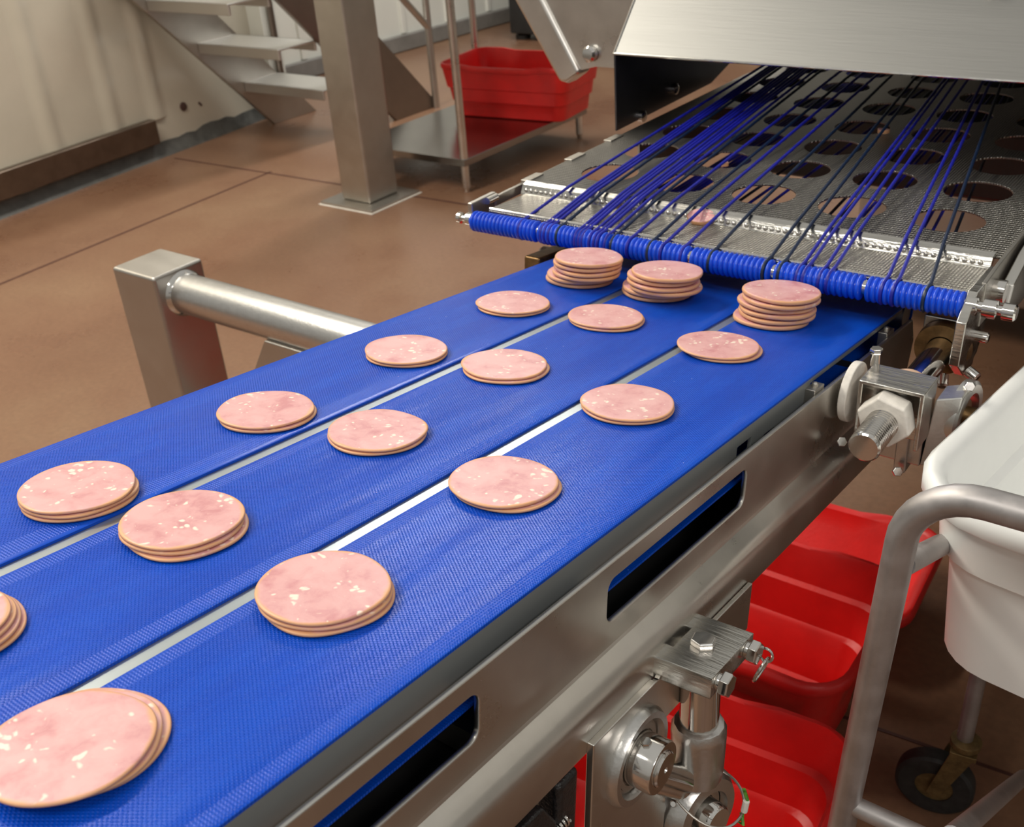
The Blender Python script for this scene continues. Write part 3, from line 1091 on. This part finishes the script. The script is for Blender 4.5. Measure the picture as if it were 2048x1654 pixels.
# brown tinted guard plate left of the hood, with a rolled rim and a big bolt
gy = 1.90
m = MB()
gp = [(-1.352, 1.200), (-1.262, 1.030), (-1.225, 1.030), (-1.075, 1.030), (-1.075, 1.55), (-1.50, 1.55)]
m.prism([sr((x_, gy + 0.01, z_)) for x_, z_ in [(-1.555, 1.55), (-1.285, 1.022), (-1.230, 1.036), (-1.068, 1.036), (-1.068, 1.55)]], (0, 0.006, 0))
gd = m.build('guard_plate', STEEL, sl, 0.001)
m = MB()
a_, b_ = Vector((-1.680, gy, 1.55)), Vector((-1.318, gy, 1.000))
dd = (b_ - a_).normalized()
pn = Vector((dd.z, 0, -dd.x)) * -1
m.prism([sr(a_), sr(b_), sr(Vector((-1.298, gy, 0.998))), sr(Vector((-1.262, gy, 1.022))), sr(Vector((-1.600 + 0.02, gy, 1.55)))], (0, 0.05, 0))
m.build('guard_rim', STEEL, gd, 0.010, seg=3)
m = MB()
m.lathe(sr((-1.238, gy + 0.008, 1.062)), (0, -1, 0.1), [(0, 0.0165), (0.010, 0.0165), (0.015, 0.012), (0.016, 0.006)], 28)
m.build('guard_bolt', CHROME, gd)

# roller
ry, rz = 1.235, 0.951
A_, B_ = Vector((-1.031, ry, 0.948)), Vector((-0.2795, ry, 0.956))
rd = (B_ - A_).normalized()
m = MB()
m.lathe(sr(A_ - rd * 0.034), rd, [(0, 0.006), (0.002, 0.009), (0.008, 0.009), (0.010, 0.005), (0.020, 0.005), (0.021, 0.0105), (0.030, 0.0105), (0.031, 0.0095), (0.787, 0.0095), (0.788, 0.0115), (0.800, 0.0115), (0.801, 0.007), (0.806, 0.007), (0.807, 0.0115), (0.822, 0.0115), (0.823, 0.006), (0.828, 0.006), (0.829, 0.0105), (0.842, 0.0105), (0.844, 0.008)], 24)
roller = m.build('roller_shaft', CHROME, sl)
segs = [(-1.031, -0.9055), (-0.9005, -0.7745), (-0.7695, -0.6475), (-0.6425, -0.5245), (-0.5195, -0.4025), (-0.3975, -0.2795)]
for s0, s1 in segs:
    n = max(1, round((s1 - s0) / 0.0076))
    p = (s1 - s0) / n
    prof = [(0, 0.011)]
    for k in range(n):
        t = k * p
        prof += [(t + p * 0.06, 0.0135), (t + p * 0.22, 0.0158), (t + p * 0.50, 0.0166), (t + p * 0.72, 0.0158), (t + p * 0.88, 0.0135)]
    prof += [(s1 - s0, 0.011)]
    m = MB()
    m.lathe(sr((s0, ry, rz + (s0 + 0.655) * 0.0107)), rd, prof, 32)
    m.build('grooved_sleeve', BLUE_R, roller, ang=60)
m = MB()
m.box(sr((-1.043, 1.235, 0.930)), sr((-1.034, 1.30, 0.975)))
m.build('roller_bracket', STEEL_D, sl, 0.002)

# cords: start x on the roller, point under the hood (x, y), dark or blue
CORDS = [(-0.934, -0.905, 0), (-0.892, -0.909, 0), (-0.886, -0.899, 0), (-0.878, -0.893, 0), (-0.864, -0.888, 1), (-0.831, -0.875, 0), (-0.824, -0.867, 0),
         (-0.818, -0.859, 0), (-0.806, -0.853, 0), (-0.798, -0.845, 0), (-0.792, -0.837, 0), (-0.779, -0.823, 0), (-0.768, -0.81, 1), (-0.742, -0.765, 0),
         (-0.708, -0.744, 1), (-0.688, -0.727, 0), (-0.656, -0.7, 0), (-0.613, -0.685, 1), (-0.534, -0.663, 1), (-0.512, -0.654, 1), (-0.487, -0.608, 0),
         (-0.478, -0.602, 0), (-0.457, -0.592, 0), (-0.446, -0.569, 0), (-0.377, -0.571, 0), (-0.363, -0.558, 0), (-0.325, -0.552, 1)]
for x0_, x1_, dk in CORDS:
    m = MB()
    zr = rz + (x0_ + 0.655) * 0.0107
    r0 = 0.0150
    far = Vector((x1_, 2.6, 1.071))
    pts = [Vector((x1_, 2.6, 0.925))]
    for k in range(9):
        a = -PI / 2 - 0.05 - k * (PI - 0.05) / 8
        pts.append(Vector((x0_, ry + math.cos(a) * r0, zr + math.sin(a) * r0)))
    pts.append(Vector((x0_, ry + 0.012, zr + r0 + 0.001)))
    f_ = (1.362 - ry) / (far.y - ry)
    pts.append(Vector((x0_ + (far.x - x0_) * f_, 1.362, PZ + 0.0155)))
    pts.append(far)
    m.tube([sr(p) for p in pts], 0.0025, 8)
    m.build('drive_cord', CORD_D if dk else CORD, sl)
m = MB()
m.tube([sr((-1.04, 2.612, 1.05)), sr((-0.28, 2.612, 1.05))], 0.019, 20)
m.build('rear_roller', STEEL_D, sl)

# ------------------------------------------------------------------ ham slices
HR = 0.0482


def ham_mesh(seed, thick=0.0046):
    rnd = random.Random(seed)
    ph = [rnd.uniform(0, 2 * PI) for _ in range(4)]
    am = [rnd.uniform(0.004, 0.012) for _ in range(4)]
    wv = rnd.uniform(0, 2 * PI)
    wa = rnd.uniform(0.0001, 0.0003) if thick < 0.004 else rnd.uniform(0.0003, 0.0006)
    seg = 72
    prof = [(0.0, 0), (0.35, 0), (0.7, 0), (0.93, 0), (0.985, 0.10), (1.0, 0.38), (1.0, 0.72), (0.985, 0.95), (0.955, 1.0), (0.7, 1.0), (0.35, 1.0), (0.0, 1.0)]
    vs, fs = [], []
    for f, h in prof:
        for k in range(seg):
            a = 2 * PI * k / seg
            r = HR * f * (1 + sum(am[i] * math.sin((i + 2) * a + ph[i]) for i in range(4)) * f)
            r = max(r, 1e-5)
            z = h * thick + wa * f * f * (1 + math.sin(2 * a + wv)) * (0.3 + 0.7 * h)
            vs.append(Vector((r * math.cos(a), r * math.sin(a), z)))
    for i in range(len(prof) - 1):
        for k in range(seg):
            k2 = (k + 1) % seg
            fs.append((i * seg + k, i * seg + k2, (i + 1) * seg + k2, (i + 1) * seg + k))
    m = MB()
    m._add(vs, fs)
    bmesh.ops.remove_doubles(m.bm, verts=m.bm.verts, dist=0.00002)
    bmesh.ops.recalc_face_normals(m.bm, faces=m.bm.faces)
    me = bpy.data.meshes.new('ham_slice')
    m.bm.to_mesh(me)
    m.bm.free()
    for p in me.polygons:
        p.use_smooth = True
    me.set_sharp_from_angle(angle=R_(70))
    me.materials.append(HAM)
    return me


HMESH = [ham_mesh(s, 0.0052) for s in range(7)]
HTHIN = [ham_mesh(s + 20, 0.0028) for s in range(7)]
hidx = [0]


def ham(u, v, w_, label, group, thin=True, tilt=0.0):
    i = hidx[0]
    hidx[0] += 1
    me = (HTHIN if thin else HMESH)[i % 7]
    o = bpy.data.objects.new('ham_slice', me)
    C.objects.link(o)
    o.location = cw(u, v, w_)
    o.rotation_euler = (Matrix.Rotation(-BSL, 4, 'X') @ Matrix.Rotation(random.uniform(0, 6.28), 4, 'Z')).to_euler()
    s = random.uniform(0.992, 1.006)
    o.scale = (s, s, 1)
    tag(o, label, 'ham slice', group)
    return o


ORD = {1: 'first', 2: 'second', 3: 'third', 4: 'fourth', 5: 'fifth', 6: 'sixth', 7: 'seventh', 8: 'eighth'}
rows = {
    'left': [(-0.786, 1.013, 2), (-0.778, 0.793, 2), (-0.773, 0.577, 2), (-0.767, 0.364, 3)],
    'middle': [(-0.659, 1.039, 2), (-0.659, 0.825, 2), (-0.650, 0.609, 2), (-0.651, 0.383, 3), (-0.659, 0.188, 4)],
    'right': [(-0.497, 1.029, 2), (-0.493, 0.815, 2), (-0.489, 0.597, 2), (-0.489, 0.382, 3), (-0.486, 0.1775, 3)],
}
offs = {('left', 4): [(0.0022, 0), (0.001, 0), (0, 0)], ('middle', 1): [(0.002, 0), (0, 0)], ('right', 1): [(0.004, 0.002), (0, 0)],
        ('middle', 4): [(0.0065, -0.001), (0.0018, -0.001), (0, 0)], ('middle', 5): [(0.001, 0.009), (0.0, 0.006), (-0.001, 0.003), (-0.002, 0)],
        ('right', 3): [(0.0035, 0.001), (0, 0)], ('right', 4): [(0.0035, 0), (0.0018, 0), (0, 0)],
        ('right', 5): [(-0.003, 0.012), (-0.0015, 0.006), (0, 0)], ('left', 3): [(0.0025, 0.0), (0, 0)], ('middle', 2): [(0.003, -0.001), (0, 0)]}
CNT = {2: ['bottom', 'top'], 3: ['bottom', 'middle', 'top'], 4: ['bottom', 'second lowest', 'second highest', 'top']}
PILE = {2: 'pair', 3: 'pile of three', 4: 'pile of four'}
for lane, lst in rows.items():
    for r, (u, v, n) in enumerate(lst):
        of = offs.get((lane, r + 1), [(random.uniform(0, 0.0012), random.uniform(-0.001, 0.001)) for _ in range(n - 1)] + [(0, 0)])
        for k in range(n):
            ham(u + of[k][0], v + of[k][1], 0.0006 + k * 0.0034,
                '%s slice of the ham %s, %s lane, %s after the tall stack' % (CNT[n][k], PILE[n], lane, ORD[r + 1]),
                'ham slices lying in small piles on the belts')
stacks = {'left': [(-0.784, 1.170), (-0.780, 1.167), (-0.768, 1.163), (-0.766, 1.162), (-0.767, 1.162), (-0.764, 1.160)],
          'middle': [(-0.665, 1.182), (-0.662, 1.178), (-0.645, 1.170), (-0.648, 1.167), (-0.650, 1.168), (-0.643, 1.166)],
          'right': [(-0.493, 1.172), (-0.488, 1.175), (-0.487, 1.174), (-0.490, 1.174), (-0.484, 1.173), (-0.484, 1.174)]}
for lane, lst in stacks.items():
    for k, (u, v) in enumerate(lst):
        pos = 'lowest' if k == 0 else 'topmost' if k == 5 else '%s from the bottom' % ORD[k + 1]
        ham(u, v, 0.0008 + k * 0.0069,
            'ham slice, %s, in the tall stack on the %s lane' % (pos, lane), 'ham slices in the three tall stacks', thin=False)
# scraps on the bed
for (x_, y_, z_, s_, rz_, lb) in ((-0.690, 1.348, PZ + 0.001, 0.42, 0.3, 'small curled scrap of ham caught on the bright bed step'),
                                  (-0.835, 1.345, PZ + 0.0, 0.12, 1.0, 'tiny crumb of ham by the step, left of the curled scrap'),
                                  (-0.765, 1.575, PZ + 0.0085, 0.14, 1.0, 'crumb of ham between the bed holes, behind the curled scrap'),
                                  (-0.60, 1.86, PZ + 0.0085, 0.22, 0.2, 'scrap of ham far back on the holed bed under the hood')):
    o = bpy.data.objects.new('ham_scrap', HMESH[hidx[0] % 7])
    hidx[0] += 1
    C.objects.link(o)
    o.location = (x_, y_, z_)
    o.rotation_euler = (0.35 if s_ > 0.3 else 0, 0, rz_)
    o.scale = (s_, s_ * 0.8, 1.2)
    tag(o, lb, 'ham scrap')

# ------------------------------------------------------------------ column
col = thing('steel_column', 'tall square stainless column on a base plate in front of the stairs', 'column', (-3.44, 3.38, 0))
m = MB()
m.box((-0.163, -0.165, 0), (0.163, 0.165, 0.016))
m.build('base_plate', STEEL_D, col, 0.003)
m = MB()
m.box((-0.170, -0.172, 0), (0.170, 0.172, 0.004))
m.build('sealant', WHITEP, col, 0.001)
m = MB()
m.box((-0.085, -0.098, 0.016), (0.093, 0.098, 3.2))
m.build('shaft', STEEL_D, col, 0.012, seg=3)

# ------------------------------------------------------------------ stairs
stair = thing('steel_stairs', 'open steel stairs with grip treads beside the cream wall', 'stairs', (-4.66, 4.4, 0))


def s3(x_, y_, z_):
    return Vector((x_, y_, z_)) - stair.location


m = MB()
m.prism([s3(-5.02, 4.20, 0), s3(-5.02, 4.545, 0), s3(-5.02, 2.46, 2.26), s3(-5.02, 2.05, 2.26)], (0.03, 0, 0))
m.build('stringer', STEEL_D, stair, 0.003)
m = MB()
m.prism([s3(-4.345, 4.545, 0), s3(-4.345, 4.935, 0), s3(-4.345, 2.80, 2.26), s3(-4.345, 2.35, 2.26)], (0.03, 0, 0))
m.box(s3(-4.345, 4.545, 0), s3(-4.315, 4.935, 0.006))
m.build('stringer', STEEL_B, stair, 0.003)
for k in range(4):
    y = 4.023 - k * 0.2645
    z = 0.285 + k * 0.2635
    m = MB()
    m.box(s3(-4.99, y, z - 0.055), s3(-4.345, y + 0.014, z))
    m.box(s3(-4.99, y + 0.001, z - 0.010), s3(-4.345, y + 0.27, z))
    m.box(s3(-4.99, y + 0.256, z - 0.055), s3(-4.345, y + 0.27, z))
    m.build('tread', TREADM, stair, 0.004)
m = MB()
m.tube([s3(-4.30, 4.885, 0.0), s3(-4.30, 4.885, 1.3)], 0.021, 18)
m.build('handrail_post', STEEL_D, stair)
m = MB()
m.tube([s3(-4.30, 4.880, 0.47), s3(-4.30, 4.18, 1.15)], 0.020, 16)
m.build('handrail_brace', STEEL_D, stair)
m = MB()
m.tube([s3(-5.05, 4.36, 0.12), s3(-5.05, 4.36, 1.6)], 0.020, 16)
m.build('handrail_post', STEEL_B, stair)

for t_, z_ in ((3.415, 0.207), (3.425, 0.196)):
    p = WA + wd * t_
    m = MB()
    m.lathe((p.x, p.y, z_), (-wn2.x, -wn2.y, 0), [(-0.002, 0.008), (0.003, 0.008), (0.004, 0.005)], 12)
    tag(m.build('wall_mark', SPOTM), 'small dark mark on the cream wall right of the round plug, %s of the two' % ('upper' if z_ > 0.2 else 'lower'), 'mark', 'small marks beside the wall plug')
m = MB()
m.tube([(-5.80, 6.25, 1.2), (-5.80, 6.27, 0.8), (-5.79, 6.31, 0.45), (-5.79, 6.33, 0.25), (-5.79, 6.36, 0.125)], 0.013, 12)
tag(m.build('hanging_cable', RUBBER), 'black cable hanging down the white wall behind the stairs', 'cable')

# ------------------------------------------------------------------ work table with its shelf
tb = thing('work_table', 'stainless work table frame with round legs and a low shelf behind the column', 'table', (-3.42, 4.14, 0))
for (x_, y_) in ((-3.081, 3.655), (-3.10, 4.64), (-3.76, 3.655), (-3.76, 4.64)):
    m = MB()
    m.lathe(Vector((x_, y_, 0)) - tb.location, (0, 0, 1), [(0, 0.012), (0.02, 0.017), (0.022, 0.019), (0.88, 0.019)], 20)
    m.build('leg', STEEL, tb)
m = MB()
m.box(Vector((-3.79, 3.632, 0.125)) - tb.location, Vector((-3.06, 4.66, 0.158)) - tb.location)
m.build('shelf', simple('polished_shelf', (0.30, 0.29, 0.28), 0.2, 1.0, 0.08, 5.0), tb, 0.003)
m = MB()
m.box(Vector((-3.79, 3.60, 0.88)) - tb.location, Vector((-3.05, 4.68, 0.92)) - tb.location)
m.build('tabletop', STEEL_D, tb, 0.003)


# ------------------------------------------------------------------ crates
def loft_loop(hx, hy, rc, z, nside=8, notch=None):
    pts = []
    nc = 7
    cor = ((hx - rc, hy - rc, 0), (-hx + rc, hy - rc, 90), (-hx + rc, -hy + rc, 180), (hx - rc, -hy + rc, 270))
    for i, (cx, cy, a0) in enumerate(cor):
        for k in range(nc):
            a = R_(a0 + 90 * k / (nc - 1))
            pts.append(Vector((cx + rc * math.cos(a), cy + rc * math.sin(a), z)))
        nx = cor[(i + 1) % 4]
        a = R_(nx[2])
        q = Vector((nx[0] + rc * math.cos(a), nx[1] + rc * math.sin(a), z))
        p = pts[-1].copy()
        for k in range(1, nside):
            pts.append(p.lerp(q, k / nside))
    if notch:
        for p in pts:
            if abs(p.x) < notch and abs(p.y) > hy * 0.9:
                p.z -= 0.010
    return pts


def tote(name, mat, hx, hy, H, parent=None, steps=(0.42, 0.70), lip=0.028, rc=0.055, taper=0.030, bars=True, notch=0.13, wall=0.005):
    m = MB()
    L = []
    bx, by = hx - lip - taper, hy - lip - taper

    def at(f, extra=0.0):
        return bx + taper * f + extra, by + taper * f + extra
    # outside, up
    L.append(loft_loop(bx * 0.5, by * 0.5, 0.02, 0.004))
    L.append(loft_loop(bx - 0.012, by - 0.012, rc - 0.015, 0.0))
    L.append(loft_loop(bx - 0.002, by - 0.002, rc - 0.01, 0.006))
    ex = 0.0
    for s in steps:
        x_, y_ = at(s, ex)
        L.append(loft_loop(x_, y_, rc, H * s - 0.004))
        ex += 0.009
        x_, y_ = at(s, ex)
        L.append(loft_loop(x_, y_, rc, H * s + 0.002))
    x_, y_ = at(1.0, ex)
    L.append(loft_loop(x_, y_, rc, H - 0.026))
    # lip
    L.append(loft_loop(hx - 0.003, hy - 0.003, rc + 0.02, H - 0.026, notch=notch))
    L.append(loft_loop(hx, hy, rc + 0.02, H - 0.022, notch=notch))
    L.append(loft_loop(hx, hy, rc + 0.02, H - 0.006, notch=notch))
    L.append(loft_loop(hx - 0.005, hy - 0.005, rc + 0.018, H, notch=notch))
    L.append(loft_loop(hx - lip + 0.004 + 0.012, hy - lip + 0.004 + 0.012, rc + 0.006, H, notch=notch))
    # inside, down
    L.append(loft_loop(x_ - wall, y_ - wall, rc - 0.004, H - 0.010, notch=None))
    for s in reversed(steps):
        ex -= 0.009
        x_, y_ = at(s, ex + 0.009)
        L.append(loft_loop(x_ - wall, y_ - wall, rc - 0.004, H * s + 0.004))
        x_, y_ = at(s, ex)
        L.append(loft_loop(x_ - wall, y_ - wall, rc - 0.004, H * s - 0.002))
    L.append(loft_loop(bx - wall - 0.004, by - wall - 0.004, rc - 0.016, 0.014))
    L.append(loft_loop(bx - wall - 0.016, by - wall - 0.016, rc - 0.024, 0.007))
    L.append(loft_loop(bx * 0.4, by * 0.4, 0.02, 0.007))
    n = len(L[0])
    vs = [q for l in L for q in l]
    fs = []
    for i in range(len(L) - 1):
        for k in range(n):
            fs.append((i * n + k, i * n + (k + 1) % n, (i + 1) * n + (k + 1) % n, (i + 1) * n + k))
    fs.append(tuple(range(n)))
    fs.append(tuple(range((len(L) - 1) * n, len(L) * n))[::-1])
    m._add(vs, fs)
    if bars:
        for xx in (-0.17, 0.0, 0.17):
            m.box((xx - 0.013, -by * 0.75, 0.008), (xx + 0.013, by * 0.75, 0.026))
        m.box((-bx * 0.8, -0.013, 0.008), (bx * 0.45, 0.013, 0.018))
    return m.build(name, mat, parent, bevel=0.0, ang=48)


c1 = tote('plastic_crate', RED, 0.305, 0.182, 0.285)
c1.location = (-0.672, 1.385, 0.0)
c1.rotation_euler = (0, 0, R_(0.5))
tag(c1, 'red plastic tote on the floor under the conveyor, middle one of the three', 'crate', 'red totes standing under the conveyor')
c2 = c1.copy()
C.objects.link(c2)
c2.location = (-0.590, 0.955, 0.0)
c2.rotation_euler = (0, 0, R_(5))
tag(c2, 'red plastic tote on the floor nearest the camera, below the bearing bracket', 'crate', 'red totes standing under the conveyor')
c3 = tote('plastic_crate', RED, 0.305, 0.180, 0.130, steps=(0.6,), bars=False)
c3.location = (-0.690, 1.755, 0.0)
c3.rotation_euler = (0, 0, R_(3))
tag(c3, 'shallow dark red tote on the floor, furthest of the three under the conveyor', 'crate', 'red totes standing under the conveyor')
c4 = tote('plastic_crate', RED, 0.375, 0.225, 0.275, steps=(0.30, 0.55), notch=0.16)
c4.location = (-3.335, 4.470, 0.158)
c4.rotation_euler = (0, 0, R_(7))
tag(c4, 'red plastic tote standing on the low shelf of the steel work table', 'crate')

# ------------------------------------------------------------------ trolley with the white tub
tr = thing('tote_trolley', 'tubular alloy trolley with a bent handle hoop and castors at the right', 'trolley', (0.03, 1.1, 0))


def t3(x_, y_, z_):
    return Vector((x_, y_, z_)) - tr.location


def hoop(xl, xr, y, zt, zb, r=0.013, rc=0.065):
    pts = [(xl - 0.040, y, zb)]
    for k in range(9):
        a = PI - PI / 2 * k / 8
        pts.append((xl + rc + rc * math.cos(a), y, zt - rc + rc * math.sin(a)))
    for k in range(9):
        a = PI / 2 - PI / 2 * k / 8
        pts.append((xr - rc + rc * math.cos(a), y, zt - rc + rc * math.sin(a)))
    pts.append((xr, y, zb))
    return [t3(*p) for p in pts]


m = MB()
m.tube(hoop(-0.206, 0.27, 0.81, 0.968, 0.13), 0.0145, 18)
m.build('handle_hoop', ALU, tr)
for xx, lb in ((-0.203, 0), (0.267, 1)):
    m = MB()
    m.tube([t3(xx, 0.815, 0.875), t3(xx, 0.95, 0.81), t3(xx, 1.345, 0.60)], 0.0115, 14)
    m.build('side_rail', ALU, tr)
    m = MB()
    m.tube([t3(xx + 0.004, 1.345, 0.60), t3(xx, 1.345, 0.165)], 0.0125, 16)
    m.build('rear_upright', ALU, tr)
for y_, z_ in ((0.81, 0.545), (1.345, 0.342)):
    m = MB()
    m.tube([t3(-0.203 - (0.018 if y_ < 1 else 0), y_, z_), t3(0.267, y_, z_)], 0.011, 14)
    m.build('cross_bar', ALU, tr)
m = MB()
m.tube([t3(-0.11, 0.77, 0.610), t3(-0.11, 1.343, 0.145)], 0.011, 14)
m.build('diagonal_bar', ALU, tr)


def castor(xx, yy, ang):
    e_ = bpy.data.objects.new('castor', None)
    # fork carries the wheel: the fork is the part, wheel and hub its sub-parts
    bpy.data.objects.remove(e_)
    Rm = Matrix.Rotation(ang, 4, 'Z')
    P = t3(xx, yy, 0)
    m = MB()
    m.lathe((0, 0, 0.158), (0, 0, 1), [(0, 0.020), (0.004, 0.024), (0.014, 0.024), (0.018, 0.016)], 24)
    for s in (-1, 1):
        m.prism([(-0.018, s * 0.022, 0.160), (0.018, s * 0.022, 0.160), (-0.022, s * 0.022, 0.055), (-0.045, s * 0.022, 0.055)], (0, s * 0.003, 0))
    m.box((-0.02, -0.024, 0.150), (0.02, 0.024, 0.160))
    f = m.build('castor_fork', BRASS, tr, 0.001)
    f.matrix_local = Matrix.Translation(P) @ Rm
    m = MB()
    m.ring((-0.034, -0.016, 0.0625), (0, 1, 0), [(0, 0.030), (0, 0.056), (0.004, 0.0615), (0.016, 0.0625), (0.028, 0.0615), (0.032, 0.056), (0.032, 0.030)], 44)
    m.build('tyre', RUBBER, f)
    m = MB()
    m.lathe((-0.034, -0.014, 0.0625), (0, 1, 0), [(0, 0.012), (0.001, 0.040), (0.003, 0.0415), (0.006, 0.034), (0.022, 0.034), (0.025, 0.0415), (0.027, 0.040), (0.028, 0.012)], 36)
    m.build('wheel_hub', BRASS, f)
    return f


castor(-0.200, 1.345, R_(8))
castor(0.267, 1.345, R_(60))
castor(-0.246, 0.81, R_(20))
castor(0.27, 0.81, R_(20))

tub = tote('food_tub', TUBW, 0.30, 0.33, 0.235, steps=(0.62,), lip=0.028, rc=0.075, taper=0.014, bars=False, notch=None)
tub.location = (0.089, 1.205, 0.653)
tub.rotation_euler = (0, 0, R_(-7.5))
tag(tub, 'white plastic tub resting in the alloy trolley at the right edge', 'tub')

# dark machine foot far behind the table
mf = thing('background_machine', 'dark machine base far back beyond the work table', 'machine', (-4.4, 7.2, 0))
m = MB()
m.box((-0.75, -0.4, 0.05), (1.2, 0.8, 1.2))
m.build('housing', DARKM, mf, 0.01)
for a in (-0.7, 0.0, 0.9):
    m = MB()
    m.lathe((a, -0.3, 0), (0, 0, 1), [(0, 0.06), (0.03, 0.06), (0.05, 0.03), (0.36, 0.03)], 16)
    m.build('machine_foot', DARKM, mf)
